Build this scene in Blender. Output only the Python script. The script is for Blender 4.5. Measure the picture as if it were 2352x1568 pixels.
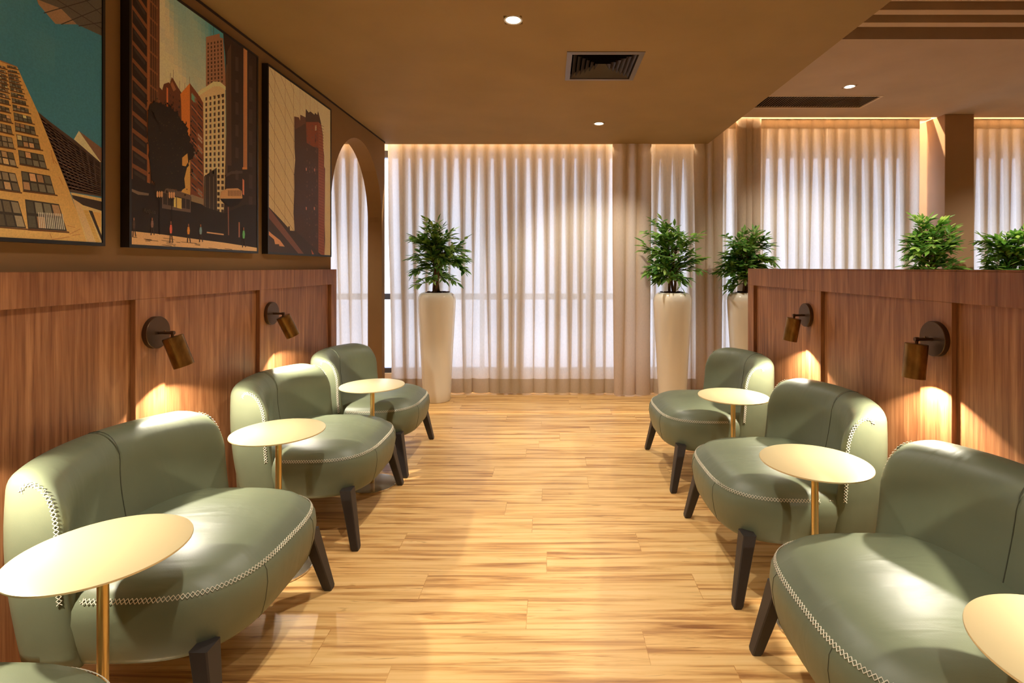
import bpy, math, random
from math import sin, cos, pi, sqrt, radians
from mathutils import Vector, Matrix, noise as mnoise

for o in list(bpy.data.objects):
    bpy.data.objects.remove(o)
S = bpy.context.scene
COL = S.collection

# ------------------------------------------------------------------ camera
F = 1190.0                       # focal length in pixels of the 2352 wide frame
VX, VY = 1262.0, 614.0           # vanishing point of the room's long direction
CAMZ = 1.42
cam = bpy.data.cameras.new('camera'); camo = bpy.data.objects.new('camera', cam); COL.objects.link(camo)
camo.location = (0, 0, CAMZ); camo.rotation_euler = (radians(90), 0, 0)
cam.sensor_width = 36; cam.lens = F/2352*36
cam.shift_x = -(VX-1176)/2352; cam.shift_y = -(784-VY)/2352
cam.clip_start = 0.05
S.camera = camo
# ------------------------------------------------------------------ exposure, world
S.view_settings.view_transform = 'Standard'; S.view_settings.look = 'None'
S.view_settings.gamma = 1; S.view_settings.use_curve_mapping = False
S.view_settings.exposure = 0.9
W = bpy.data.worlds.new('sky'); S.world = W; W.use_nodes = True
bg = W.node_tree.nodes['Background']; bg.inputs[0].default_value = (0.62, 0.73, 1.0, 1); bg.inputs[1].default_value = 2.7
P_SCONCE, P_DOWN, P_LED = 28.0, 66.0, 50.0
WARM = (1.0, 0.90, 0.75); WARM2 = (1.0, 0.78, 0.52)
# the daylight that comes in through the windows (soft sky light outside the panes)
def area(name, loc, rot, sx, sy, power, col):
    l = bpy.data.lights.new(name, 'AREA'); l.shape = 'RECTANGLE'; l.size = sx; l.size_y = sy; l.energy = power; l.color = col
    o = bpy.data.objects.new(name, l); COL.objects.link(o); o.location = loc; o.rotation_euler = rot
    return o

# ------------------------------------------------------------------ helpers
def s2l(c):
    c /= 255.0
    return c/12.92 if c <= .04045 else ((c+.055)/1.055)**2.4
def rgb(r, g, b, k=1.0): return (s2l(r)*k, s2l(g)*k, s2l(b)*k, 1.0)

class MB:
    def __init__(s): s.v = []; s.f = []; s.m = []; s.c = []
    def add(s, vs, fs, mi=0, col=None):
        n = len(s.v); s.v += [tuple(v) for v in vs]
        for f in fs: s.f.append([i+n for i in f]); s.m.append(mi); s.c.append(col)
    def box(s, x0, x1, y0, y1, z0, z1, mi=0):
        s.add([(x0,y0,z0),(x1,y0,z0),(x1,y1,z0),(x0,y1,z0),(x0,y0,z1),(x1,y0,z1),(x1,y1,z1),(x0,y1,z1)],
              [(0,3,2,1),(4,5,6,7),(0,1,5,4),(1,2,6,5),(2,3,7,6),(3,0,4,7)], mi)
    def bevbox(s, x0, x1, y0, y1, z0, z1, b=.003, mi=0):
        xs=[x0,x0+b,x1-b,x1]; ys=[y0,y0+b,y1-b,y1]; zs=[z0,z0+b,z1-b,z1]
        vs=[]; 
        for X,a in ((x0,0),(x1,0)):
            vs += [(X,y0+b,z0+b),(X,y1-b,z0+b),(X,y1-b,z1-b),(X,y0+b,z1-b)]
        for Y in (y0,y1):
            vs += [(x0+b,Y,z0+b),(x1-b,Y,z0+b),(x1-b,Y,z1-b),(x0+b,Y,z1-b)]
        for Z in (z0,z1):
            vs += [(x0+b,y0+b,Z),(x1-b,y0+b,Z),(x1-b,y1-b,Z),(x0+b,y1-b,Z)]
        f=[(3,2,1,0),(4,5,6,7),(8,9,10,11),(15,14,13,12),(19,18,17,16),(20,21,22,23),
           (0,8,11,3),(9,4,7,10),(1,2,15,12),(5,13,14,6),
           (16,17,9,8),(12,13,18,19),(0,1,19,16),(5,4,17,18),
           (20,11,10,21),(15,23,22,14),(3,20,23,2),(7,6,22,21),
           (0,16,8),(9,17,4),(1,12,19),(5,18,13),(3,11,20),(10,7,21),(2,23,15),(6,14,22)]
        s.add(vs, f, mi)
    def grid(s, rows, closed=False, mi=0, flip=False):
        n = len(rows[0]); vs = [p for r in rows for p in r]; fs = []
        for i in range(len(rows)-1):
            for j in range(n if closed else n-1):
                a=i*n+j; b=i*n+(j+1)%n; c=(i+1)*n+(j+1)%n; d=(i+1)*n+j
                fs.append((a,d,c,b) if flip else (a,b,c,d))
        s.add(vs, fs, mi)
    def lathe(s, prof, n=32, cx=0, cy=0, cz=0, mi=0, cap0=True, cap1=True):
        rows = [[(cx+r*cos(2*pi*k/n), cy+r*sin(2*pi*k/n), cz+z) for k in range(n)] for r, z in prof]
        base = len(s.v); s.grid(rows, True, mi)
        if cap0: s.f.append([base+k for k in range(n)][::-1]); s.m.append(mi); s.c.append(None)
        if cap1:
            b2 = base+(len(prof)-1)*n
            s.f.append([b2+k for k in range(n)]); s.m.append(mi); s.c.append(None)
    def tube(s, pts, r, n=8, mi=0):
        rows=[]; pts=[Vector(p) for p in pts]; m=len(pts)
        up = None
        for i,p in enumerate(pts):
            t = (pts[min(i+1,m-1)]-pts[max(i-1,0)]).normalized()
            if up is None:
                up = Vector((0,0,1)) if abs(t.z) < .9 else Vector((1,0,0))
            a = t.cross(up).normalized(); b = a.cross(t).normalized(); up = b
            rr = r(i/(m-1)) if callable(r) else r
            rows.append([tuple(p+a*(rr*cos(2*pi*k/n))+b*(rr*sin(2*pi*k/n))) for k in range(n)])
        base=len(s.v); s.grid(rows, True, mi)
        s.f.append([base+k for k in range(n)][::-1]); s.m.append(mi); s.c.append(None)
        b2=base+(m-1)*n; s.f.append([b2+k for k in range(n)]); s.m.append(mi); s.c.append(None)
    def build(s, name, mats, parent=None, smooth=False, loc=None, mat4=None, autos=None):
        me = bpy.data.meshes.new(name); vs = s.v
        if mat4 is not None: vs = [tuple(mat4 @ Vector(v)) for v in vs]
        me.from_pydata(vs, [], s.f)
        if not isinstance(mats, (list, tuple)): mats = [mats]
        for m in mats: me.materials.append(m)
        for i, p in enumerate(me.polygons):
            p.material_index = s.m[i]; p.use_smooth = smooth
        if any(c is not None for c in s.c):
            ca = me.color_attributes.new('Col', 'FLOAT_COLOR', 'CORNER')
            for i, p in enumerate(me.polygons):
                for li in p.loop_indices: ca.data[li].color = s.c[i] or (1,1,1,1)
        me.update()
        if autos is not None: me.set_sharp_from_angle(angle=radians(autos))
        o = bpy.data.objects.new(name, me); COL.objects.link(o)
        if parent is not None: o.parent = parent
        if loc: o.location = loc
        return o

def empty(name, loc, label, cat, group=None, rz=0):
    o = bpy.data.objects.new(name, None); COL.objects.link(o); o.empty_display_size = .1
    o.location = loc; o.rotation_euler = (0,0,rz); o['label'] = label; o['category'] = cat
    if group: o['group'] = group
    return o
def tag(o, label, cat, group=None, kind=None):
    o['label'] = label; o['category'] = cat
    if group: o['group'] = group
    if kind: o['kind'] = kind
    return o
def struct(o, label, cat):
    return tag(o, label, cat, None, 'structure')
def dup(root, loc, rz, label, group=None):
    r = root.copy(); COL.objects.link(r); r.location = loc; r.rotation_euler = (0,0,rz); r['label'] = label
    if group: r['group'] = group
    for ch in list(root.children):
        c = ch.copy(); COL.objects.link(c); c.parent = r
        for g in list(ch.children):
            d = g.copy(); COL.objects.link(d); d.parent = c
    return r

# ------------------------------------------------------------------ materials
def mat(name, col=(.8,.8,.8,1), rough=.5, metal=0, spec=.5):
    m = bpy.data.materials.new(name); m.use_nodes = True
    b = m.node_tree.nodes['Principled BSDF']
    b.inputs['Base Color'].default_value = col; b.inputs['Roughness'].default_value = rough
    b.inputs['Metallic'].default_value = metal; b.inputs['Specular IOR Level'].default_value = spec
    return m
def N(m, t, **kw):
    n = m.node_tree.nodes.new(t)
    for k, v in kw.items():
        if k in n.inputs.keys(): n.inputs[k].default_value = v
        else: setattr(n, k, v)
    return n
def L(m, a, ao, b, bi): m.node_tree.links.new(a.outputs[ao], b.inputs[bi])
def B(m): return m.node_tree.nodes['Principled BSDF']
def coords(m, scale, rot=(0,0,0), kind='Object'):
    tc = N(m,'ShaderNodeTexCoord'); mp = N(m,'ShaderNodeMapping'); mp.inputs['Scale'].default_value = scale
    mp.inputs['Rotation'].default_value = rot
    L(m, tc, kind, mp, 'Vector'); return mp
def ramp(m, stops):
    r = N(m,'ShaderNodeValToRGB'); e = r.color_ramp.elements
    e[0].position, e[0].color = stops[0]; e[1].position, e[1].color = stops[-1]
    for p, c in stops[1:-1]:
        x = e.new(p); x.color = c
    return r
def bump(m, src, out, strength, dist=.01, prev=None):
    b = N(m,'ShaderNodeBump'); b.inputs['Strength'].default_value = strength; b.inputs['Distance'].default_value = dist
    L(m, src, out, b, 'Height')
    if prev: L(m, prev, 'Normal', b, 'Normal')
    L(m, b, 'Normal', B(m), 'Normal'); return b

def painted(name, col, rough=.85, v=.06):
    m = mat(name, col, rough, 0, .25)
    mp = coords(m, (1.3,1.3,1.3)); n = N(m,'ShaderNodeTexNoise', Scale=2.0, Detail=5.0); L(m, mp, 0, n, 'Vector')
    lo = tuple(c*(1-v) for c in col[:3])+(1,); hi = tuple(min(1,c*(1+v)) for c in col[:3])+(1,)
    r = ramp(m, [(.3, lo), (.7, hi)]); L(m, n, 0, r, 0); L(m, r, 0, B(m), 'Base Color')
    n2 = N(m,'ShaderNodeTexNoise', Scale=220.0, Detail=2.0); L(m, mp, 0, n2, 'Vector'); bump(m, n2, 0, .12, .002)
    return m
M_CEIL = painted('ceiling_paint', rgb(158,129,86))
M_CEIL2 = painted('ceiling_paint_pale', rgb(190,164,140))
M_BAF = painted('baffle_paint', rgb(205,176,146))
M_WALL = painted('wall_paint', rgb(144,112,74))
M_PALE = painted('pale_paint', rgb(205,190,170))
M_DARKGAP = mat('gap_shade_paint', rgb(50,30,15), .9)

def walnut():
    m = mat('walnut_veneer', rgb(130,75,45), .45, 0, .35)
    mp = coords(m, (30, 30, 1.1))
    n = N(m,'ShaderNodeTexNoise', Scale=1.6, Detail=6.0, Roughness=.62, Distortion=.35); L(m, mp, 0, n, 'Vector')
    r = ramp(m, [(.25, rgb(112,70,42)), (.45, rgb(154,101,62)), (.60, rgb(172,118,76)), (.80, rgb(200,146,98))]); L(m, n, 0, r, 0)
    mp2 = coords(m, (3.2, 3.2, .55)); w = N(m,'ShaderNodeTexNoise', Scale=1.2, Detail=2.0, Distortion=1.2); L(m, mp2, 0, w, 'Vector')
    wv = N(m,'ShaderNodeMath', operation='MULTIPLY'); wv.inputs[1].default_value = 26; L(m, w, 0, wv, 0)
    sn = N(m,'ShaderNodeMath', operation='SINE'); L(m, wv, 0, sn, 0)
    r2 = ramp(m, [(.0, (.72,.66,.62,1)), (.5, (.95,.93,.92,1)), (1, (1,1,1,1))]); L(m, sn, 0, r2, 0)
    mx = N(m,'ShaderNodeMix', data_type='RGBA', blend_type='MULTIPLY'); mx.inputs[0].default_value = .65
    L(m, r, 0, mx, 6); L(m, r2, 0, mx, 7)
    mp3 = coords(m, (160,160,5)); n3 = N(m,'ShaderNodeTexNoise', Scale=1.5, Detail=2.0); L(m, mp3, 0, n3, 'Vector')
    r3 = ramp(m, [(.35, (.78,.74,.72,1)), (.55, (1,1,1,1))]); L(m, n3, 0, r3, 0)
    mx2 = N(m,'ShaderNodeMix', data_type='RGBA', blend_type='MULTIPLY'); mx2.inputs[0].default_value = .8
    L(m, mx, 2, mx2, 6); L(m, r3, 0, mx2, 7)
    L(m, mx2, 2, B(m), 'Base Color'); bump(m, n3, 0, .15, .001)
    return m
M_WOOD = walnut()

def oak_floor():
    m = mat('oak_planks', rgb(220,170,105), .38, 0, .4)
    mp = coords(m, (1,1,1))
    br = N(m,'ShaderNodeTexBrick'); br.offset = .37; br.offset_frequency = 3
    br.inputs['Scale'].default_value = 1.0; br.inputs['Brick Width'].default_value = 1.22; br.inputs['Row Height'].default_value = .185
    br.inputs['Mortar Size'].default_value = .0012; br.inputs['Mortar Smooth'].default_value = .1; br.inputs['Bias'].default_value = 0
    br.inputs['Color1'].default_value = (0,0,0,1); br.inputs['Color2'].default_value = (1,1,1,1); br.inputs['Mortar'].default_value = (.5,.5,.5,1)
    def rowshift(h, w, seed):
        sp = N(m,'ShaderNodeSeparateXYZ'); L(m, mp, 0, sp, 0)
        dv = N(m,'ShaderNodeMath', operation='DIVIDE'); dv.inputs[1].default_value = h; L(m, sp, 1, dv, 0)
        fl = N(m,'ShaderNodeMath', operation='FLOOR'); L(m, dv, 0, fl, 0)
        ad0 = N(m,'ShaderNodeMath', operation='ADD'); ad0.inputs[1].default_value = seed; L(m, fl, 0, ad0, 0)
        wn = N(m,'ShaderNodeTexWhiteNoise', noise_dimensions='1D'); L(m, ad0, 0, wn, 'W')
        ml = N(m,'ShaderNodeMath', operation='MULTIPLY_ADD'); ml.inputs[1].default_value = w; L(m, wn, 'Value', ml, 0); L(m, sp, 0, ml, 2)
        cb = N(m,'ShaderNodeCombineXYZ'); L(m, ml, 0, cb, 0); L(m, sp, 1, cb, 1); return cb
    br.offset = 0; rs = rowshift(.185, 5.0, 3.5); L(m, rs, 0, br, 'Vector')
    # narrow strips inside each plank
    st = N(m,'ShaderNodeTexBrick'); st.offset = .43; st.offset_frequency = 2
    st.inputs['Scale'].default_value = 1.0; st.inputs['Brick Width'].default_value = .61; st.inputs['Row Height'].default_value = .185/3
    st.inputs['Mortar Size'].default_value = .0; st.inputs['Color1'].default_value = (0,0,0,1); st.inputs['Color2'].default_value = (1,1,1,1)
    st.offset = 0; rs2 = rowshift(.185/3, 5.0, 40.5); L(m, rs2, 0, st, 'Vector')
    off = N(m,'ShaderNodeVectorMath', operation='MULTIPLY_ADD'); L(m, br, 'Color', off, 0); off.inputs[1].default_value = (7,3,9); L(m, mp, 0, off, 2)
    off2 = N(m,'ShaderNodeVectorMath', operation='MULTIPLY_ADD'); L(m, st, 'Color', off2, 0); off2.inputs[1].default_value = (0,0,0); L(m, off, 0, off2, 2)
    sc = N(m,'ShaderNodeVectorMath', operation='MULTIPLY'); L(m, off2, 0, sc, 0); sc.inputs[1].default_value = (.95, 21, 1)
    n = N(m,'ShaderNodeTexNoise', Scale=1.3, Detail=5.0, Roughness=.6, Distortion=.6); L(m, sc, 0, n, 'Vector')
    r = ramp(m, [(.30, rgb(150,100,54)), (.44, rgb(210,160,96)), (.52, rgb(232,188,120)), (.75, rgb(244,208,146))]); L(m, n, 0, r, 0)
    r2 = ramp(m, [(0, (.80,.78,.75,1)), (1, (1.0,1.0,1.0,1))]); L(m, st, 'Color', r2, 0)
    mx = N(m,'ShaderNodeMix', data_type='RGBA', blend_type='MULTIPLY'); mx.inputs[0].default_value = .06; L(m, r, 0, mx, 6); L(m, r2, 0, mx, 7)
    # knots and dark dashes
    sc2 = N(m,'ShaderNodeVectorMath', operation='MULTIPLY'); L(m, off2, 0, sc2, 0); sc2.inputs[1].default_value = (3.2, 34, 1)
    n2 = N(m,'ShaderNodeTexNoise', Scale=1.0, Detail=3.0, Distortion=1.5); L(m, sc2, 0, n2, 'Vector')
    r3 = ramp(m, [(.27, (.55,.45,.36,1)), (.36, (1,1,1,1))]); L(m, n2, 0, r3, 0)
    mx2 = N(m,'ShaderNodeMix', data_type='RGBA', blend_type='MULTIPLY'); mx2.inputs[0].default_value = .8; L(m, mx, 2, mx2, 6); L(m, r3, 0, mx2, 7)
    mo = ramp(m, [(0, (1,1,1,1)), (1, (.78,.68,.56,1))]); L(m, br, 'Fac', mo, 0)
    mx3 = N(m,'ShaderNodeMix', data_type='RGBA', blend_type='MULTIPLY'); mx3.inputs[0].default_value = 1; L(m, mx2, 2, mx3, 6); L(m, mo, 0, mx3, 7)
    L(m, mx3, 2, B(m), 'Base Color')
    bump(m, n, 0, .06, .002)
    return m
M_FLOOR = oak_floor()

def leather():
    m = mat('green_leather', rgb(126,130,104), .43, 0, .4)
    mp = coords(m, (1,1,1))
    n0 = N(m,'ShaderNodeTexNoise', Scale=3.0, Detail=3.0); L(m, mp, 0, n0, 'Vector')
    r = ramp(m, [(.3, rgb(99,106,83)), (.7, rgb(113,120,94))]); L(m, n0, 0, r, 0); L(m, r, 0, B(m), 'Base Color')
    n1 = N(m,'ShaderNodeTexNoise', Scale=420.0, Detail=2.0); L(m, mp, 0, n1, 'Vector')
    b1 = bump(m, n1, 0, .18, .0008)
    mp2 = coords(m, (9,3,2.2), (0,.5,.3)); n2 = N(m,'ShaderNodeTexNoise', Scale=1.3, Detail=2.5, Roughness=.5, Distortion=.8); L(m, mp2, 0, n2, 'Vector')
    r2 = ramp(m, [(.30, (0,0,0,1)), (.70, (1,1,1,1))]); L(m, n2, 0, r2, 0)
    bump(m, r2, 0, .16, .008, b1)
    return m
M_LEATHER = leather()
M_STITCH = mat('cream_thread', rgb(214,208,186), .7)
M_SEAM = mat('seam_groove', rgb(66,68,50), .6)
M_LEG = mat('charcoal_wood', rgb(44,38,35), .5)
M_BRASS = mat('satin_brass', rgb(232,214,164), .32, .40, .5)
M_BRASSP = mat('brass_tube', rgb(220,188,118), .3, .7)
M_BASE = mat('table_base_metal', rgb(226,214,190), .16, .8)
def bronze():
    m = mat('aged_bronze', rgb(132,98,48), .34, .9)
    mp = coords(m, (8,8,4)); n = N(m,'ShaderNodeTexNoise', Scale=4.0, Detail=3.0); L(m, mp, 0, n, 'Vector')
    r = ramp(m, [(.3, rgb(112,80,38)), (.7, rgb(150,112,56))]); L(m, n, 0, r, 0); L(m, r, 0, B(m), 'Base Color')
    return m
M_BRONZE = bronze()
M_BRONZED = mat('dark_bronze', rgb(92,68,46), .42, .8)
def emis(name, col, s):
    m = bpy.data.materials.new(name); m.use_nodes = True; nt = m.node_tree; nt.nodes.clear()
    e = nt.nodes.new('ShaderNodeEmission'); e.inputs[0].default_value = (*col, 1); e.inputs[1].default_value = s
    o = nt.nodes.new('ShaderNodeOutputMaterial'); nt.links.new(e.outputs[0], o.inputs[0]); return m
M_LAMP = emis('lamp_lens', (1,.86,.66), 14)
M_DLENS = emis('downlight_lens', (1,.95,.88), 18)
M_LED = emis('led_tape', WARM2, 5)
M_WHITEM = mat('white_trim', rgb(225,220,212), .4)
M_VENT = mat('vent_grey_metal', rgb(120,106,98), .45, .3)
M_LOUV = mat('louvre_metal', rgb(76,64,58), .45, .3)
M_VENTSHADE = mat('vent_shade_paint', rgb(22,18,15), .8)  # near-black so the openings read unlit, shade put into the colour
M_BLACK = mat('black_frame', rgb(24,22,21), .4)
M_VASE = mat('glazed_cream_ceramic', rgb(232,224,204), .10, 0, .5); B(M_VASE).inputs['Coat Weight'].default_value = .5
M_SOIL = mat('bark_mulch', rgb(70,42,26), .95)
def bark():
    m = mat('ficus_bark', rgb(110,80,50), .85)
    mp = coords(m, (40,40,8)); n = N(m,'ShaderNodeTexNoise', Scale=2.0, Detail=4.0); L(m, mp, 0, n, 'Vector')
    r = ramp(m, [(.3, rgb(70,48,30)), (.7, rgb(146,112,76))]); L(m, n, 0, r, 0); L(m, r, 0, B(m), 'Base Color'); bump(m, n, 0, .6, .004)
    return m
M_BARK = bark()
def leafm(name, lo, mid, hi):
    m = mat(name, mid, .42, 0, .4)
    g = N(m,'ShaderNodeNewGeometry'); r = ramp(m, [(0, lo), (.55, mid), (1, hi)]); L(m, g, 'Random Per Island', r, 0)
    L(m, r, 0, B(m), 'Base Color')
    nt = m.node_tree; t = N(m,'ShaderNodeBsdfTranslucent'); L(m, r, 0, t, 0)
    mx = N(m,'ShaderNodeMixShader'); mx.inputs[0].default_value = .42
    L(m, B(m), 0, mx, 1); L(m, t, 0, mx, 2); L(m, mx, 0, nt.nodes['Material Output'], 0)
    return m
M_LEAF = leafm('ficus_leaf', rgb(60,108,48), rgb(116,168,76), rgb(176,212,116))
M_LEAFB = leafm('ficus_leaf_bright', rgb(60,112,44), rgb(120,176,72), rgb(184,220,116))
def cloth(name, col, transl, transp, weave=.5):
    m = bpy.data.materials.new(name); m.use_nodes = True; nt = m.node_tree; nt.nodes.clear()
    out = nt.nodes.new('ShaderNodeOutputMaterial')
    d = N(m,'ShaderNodeBsdfDiffuse'); t = N(m,'ShaderNodeBsdfTranslucent'); tr = N(m,'ShaderNodeBsdfTransparent')
    mp = coords(m, (1,1,.12)); n = N(m,'ShaderNodeTexNoise', Scale=300.0, Detail=2.0); L(m, mp, 0, n, 'Vector')
    lo = tuple(c*(1-.18*weave) for c in col[:3])+(1,)
    r = ramp(m, [(.35, lo), (.65, col)]); L(m, n, 0, r, 0); L(m, r, 0, d, 0); L(m, r, 0, t, 0)
    a = N(m,'ShaderNodeMixShader'); a.inputs[0].default_value = transl; L(m, d, 0, a, 1); L(m, t, 0, a, 2)
    b = N(m,'ShaderNodeMixShader'); b.inputs[0].default_value = transp; L(m, a, 0, b, 1); L(m, tr, 0, b, 2)
    L(m, b, 0, out, 0); return m
M_SHEER = cloth('sheer_linen', rgb(232,220,202), .44, .06)
M_DRAPE = cloth('lined_linen', rgb(214,192,166), .16, .0)
M_TAPE = cloth('heading_tape', rgb(200,180,150), .22, .0)
def glass():
    m = bpy.data.materials.new('window_glass'); m.use_nodes = True; nt = m.node_tree; nt.nodes.clear()
    out = nt.nodes.new('ShaderNodeOutputMaterial'); t = N(m,'ShaderNodeBsdfTransparent'); g = N(m,'ShaderNodeBsdfGlossy')
    g.inputs['Roughness'].default_value = .02; f = N(m,'ShaderNodeFresnel'); f.inputs[0].default_value = 1.3
    x = N(m,'ShaderNodeMixShader'); L(m, f, 0, x, 0); L(m, t, 0, x, 1); L(m, g, 0, x, 2); L(m, x, 0, out, 0); return m
M_GLASS = glass()
M_WFRAME = mat('window_frame_metal', rgb(74,74,80), .4, .5)
def printm():
    m = mat('printed_canvas', (1,1,1,1), .55, 0, .3)
    a = N(m,'ShaderNodeVertexColor'); a.layer_name = 'Col'
    mp = coords(m, (1,1,1)); n = N(m,'ShaderNodeTexNoise', Scale=160.0, Detail=3.0); L(m, mp, 0, n, 'Vector')
    r = ramp(m, [(.3, (.80,.80,.80,1)), (.7, (1.0,1.0,1.0,1))]); L(m, n, 0, r, 0)
    x = N(m,'ShaderNodeMix', data_type='RGBA', blend_type='MULTIPLY'); x.inputs[0].default_value = .8; L(m, a, 0, x, 6); L(m, r, 0, x, 7)
    L(m, x, 2, B(m), 'Base Color'); return m
M_PRINT = printm()

# ------------------------------------------------------------------ room shell
ZL = CAMZ+1.365            # lower ceiling
ZR = CAMZ+1.65             # raised ceiling on the right
XWL, XWR = -1.75, 1.56     # faces of the wood panelling
XUL = -1.79                # painted wall above the left panelling
YB = -2.6                  # behind the camera
YC = 5.82                  # curtain plane
YG = 6.14                  # window plane
XE = 1.75                  # edge of the lower ceiling
XFL, XFR = -4.2, 7.2
m = MB(); m.box(XFL-.2, XFR+.2, YB-.2, YG+.25, -.12, 0); struct(m.build('floor', M_FLOOR), 'light oak plank floor running across the room', 'floor')

def holed(mb, x0, x1, y0, y1, z, holes, rise=.22):
    xs = sorted({x0, x1}|{h[0] for h in holes}|{h[1] for h in holes}); ys = sorted({y0, y1}|{h[2] for h in holes}|{h[3] for h in holes})
    for i in range(len(xs)-1):
        for j in range(len(ys)-1):
            cx, cy = (xs[i]+xs[i+1])/2, (ys[j]+ys[j+1])/2
            if any(h[0]<cx<h[1] and h[2]<cy<h[3] for h in holes): continue
            mb.add([(xs[i],ys[j],z),(xs[i+1],ys[j],z),(xs[i+1],ys[j+1],z),(xs[i],ys[j+1],z)], [(0,3,2,1)])
    for a,b,c,d in holes:
        mb.add([(a,c,z),(b,c,z),(b,d,z),(a,d,z),(a,c,z+rise),(b,c,z+rise),(b,d,z+rise),(a,d,z+rise)],
               [(0,1,5,4),(1,2,6,5),(2,3,7,6),(3,0,4,7),(4,5,6,7)])
VENT = (.112, .608, 3.275, 3.775)
DL_LOW = [(-.20, 2.86), (.47, 4.92), (-.35, 1.05), (.35, -.6), (-.35,-1.7), (-2.9, 4.6), (-2.9, 2.2)]  # those out of view are added lamps that lift the ambient light
DL_HI = [(2.74, 4.73), (4.9, 4.4), (3.6, 2.3), (2.6,.6), (5.2,1.0), (3.6,-1.2)]
hl = .05
m = MB(); holed(m, XFL, XE, YB, 5.74, ZL, [VENT]+[(x-hl,x+hl,y-hl,y+hl) for x,y in DL_LOW])
m.add([(XE,YB,ZL),(XE,5.74,ZL),(XE,5.74,3.5),(XE,YB,3.5)], [(0,1,2,3)])
m.add([(XFL,5.74,ZL),(XE,5.74,ZL),(XE,5.74,3.5),(XFL,5.74,3.5)], [(0,3,2,1)])
struct(m.build('ceiling', M_CEIL), 'lower brown painted ceiling over the aisle', 'ceiling')
RV = (1.95, 3.215, 4.98, 5.36)
REC = (1.75, 7.0, -1.0, 3.747)
m = MB(); holed(m, XE, XFR, YB, 5.70, ZR, [RV, REC]+[(x-hl,x+hl,y-hl,y+hl) for x,y in DL_HI if y > 3.8])
m.add([(XE,5.70,ZR),(XFR,5.70,ZR),(XFR,5.70,3.5),(XE,5.70,3.5)], [(0,3,2,1)])
struct(m.build('ceiling_raised', M_CEIL2), 'raised brown ceiling on the right side of the room', 'ceiling')
m = MB(); m.box(XFL-.2, XFR+.2, YB-.2, YG+.25, 3.5, 3.6); struct(m.build('ceiling_slab', M_PALE), 'structural slab above the ceilings', 'ceiling')

# left wall with the arch
AY0, AY1, AZ = 4.243, 5.533, CAMZ+1.205
AR = (AY1-AY0)/2; ac = (AY0+AY1)/2
m = MB(); XB = XUL-.15; YE = 5.63
m.box(XB, XUL, YB, AY0, 0, ZL)
nA = 40; spr = AZ-AR*1.12
arc = [(ac-AR*cos(pi*k/nA), spr+AR*1.12*sin(pi*k/nA)) for k in range(nA+1)]
for (ya,za),(yb,zb) in zip(arc[:-1], arc[1:]):
    m.add([(XUL,ya,za),(XUL,yb,zb),(XUL,yb,ZL),(XUL,ya,ZL)], [(0,1,2,3)])
    m.add([(XB,ya,za),(XB,yb,zb),(XB,yb,ZL),(XB,ya,ZL)], [(3,2,1,0)])
    m.add([(XUL,ya,za),(XB,ya,za),(XB,yb,zb),(XUL,yb,zb)], [(0,1,2,3)])
m.box(XB, XUL, AY1, YE, 0, ZL)
struct(m.build('wall_left', M_WALL), 'brown painted left wall with a tall round arch near the window', 'wall')
m = MB(); m.box(XUL, XUL+.006, YB, YE, ZL-.014, ZL-.002); struct(m.build('trim_1', M_DARKGAP), 'thin strip painted dark as the shadow gap where left wall meets ceiling', 'trim')  # raised strip, its dark colour stands in for the groove's shade
m = MB(); m.box(XFL-.15, XFL, YB, YG, 0, 3.5); struct(m.build('wall_far_left', M_PALE), 'pale wall of the space beyond the arch', 'wall')
m = MB(); m.box(XFR, XFR+.15, YB, YG, 0, 3.5); struct(m.build('wall_right', M_PALE), 'far right wall beyond the partition', 'wall')
m = MB(); m.box(XFL, XFR, YB-.15, YB, 0, 3.5); struct(m.build('wall_rear', M_PALE), 'wall behind the camera', 'wall')
m = MB()
m.box(XFL, XFR, YG-.02, YG+.14, 0, .17); m.box(XFL, XFR, YG-.02, YG+.14, 2.80, 3.5)
struct(m.build('wall_back', M_PALE), 'low kerb and header of the window wall behind the curtains', 'wall')
m = MB(); m.bevbox(4.26, 4.575, 5.58, YG+.14, 0, ZR, .004); struct(m.build('wall_column', painted('column_paint', rgb(184,146,112))), 'square brown column between the right curtains', 'column')
# windows
def window(n, x0, x1, step):
    mb = MB(); y0, y1 = YG+.0, YG+.06
    zt = 2.78
    mb.box(x0, x1, y0, y1, .17, .23); mb.box(x0, x1, y0, y1, zt-.06, zt+.02); mb.box(x0, x1, y0, y1, 1.04, 1.11)
    k = x0
    while k <= x1+.01:
        mb.box(k-.025, k+.025, y0-.005, y1+.005, .17, zt); k += step
    w = struct(mb.build('window_%d' % n, M_WFRAME), 'dark metal framed window behind the curtains', 'window')
    g = MB(); g.box(x0, x1, YG+.03, YG+.036, .2, zt); g.build('window_glass', M_GLASS, w)
window(1, -4.15, -2.12, 1.015); window(2, -2.06, 4.24, 1.26); window(3, 4.6, 7.15, 1.27)

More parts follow.
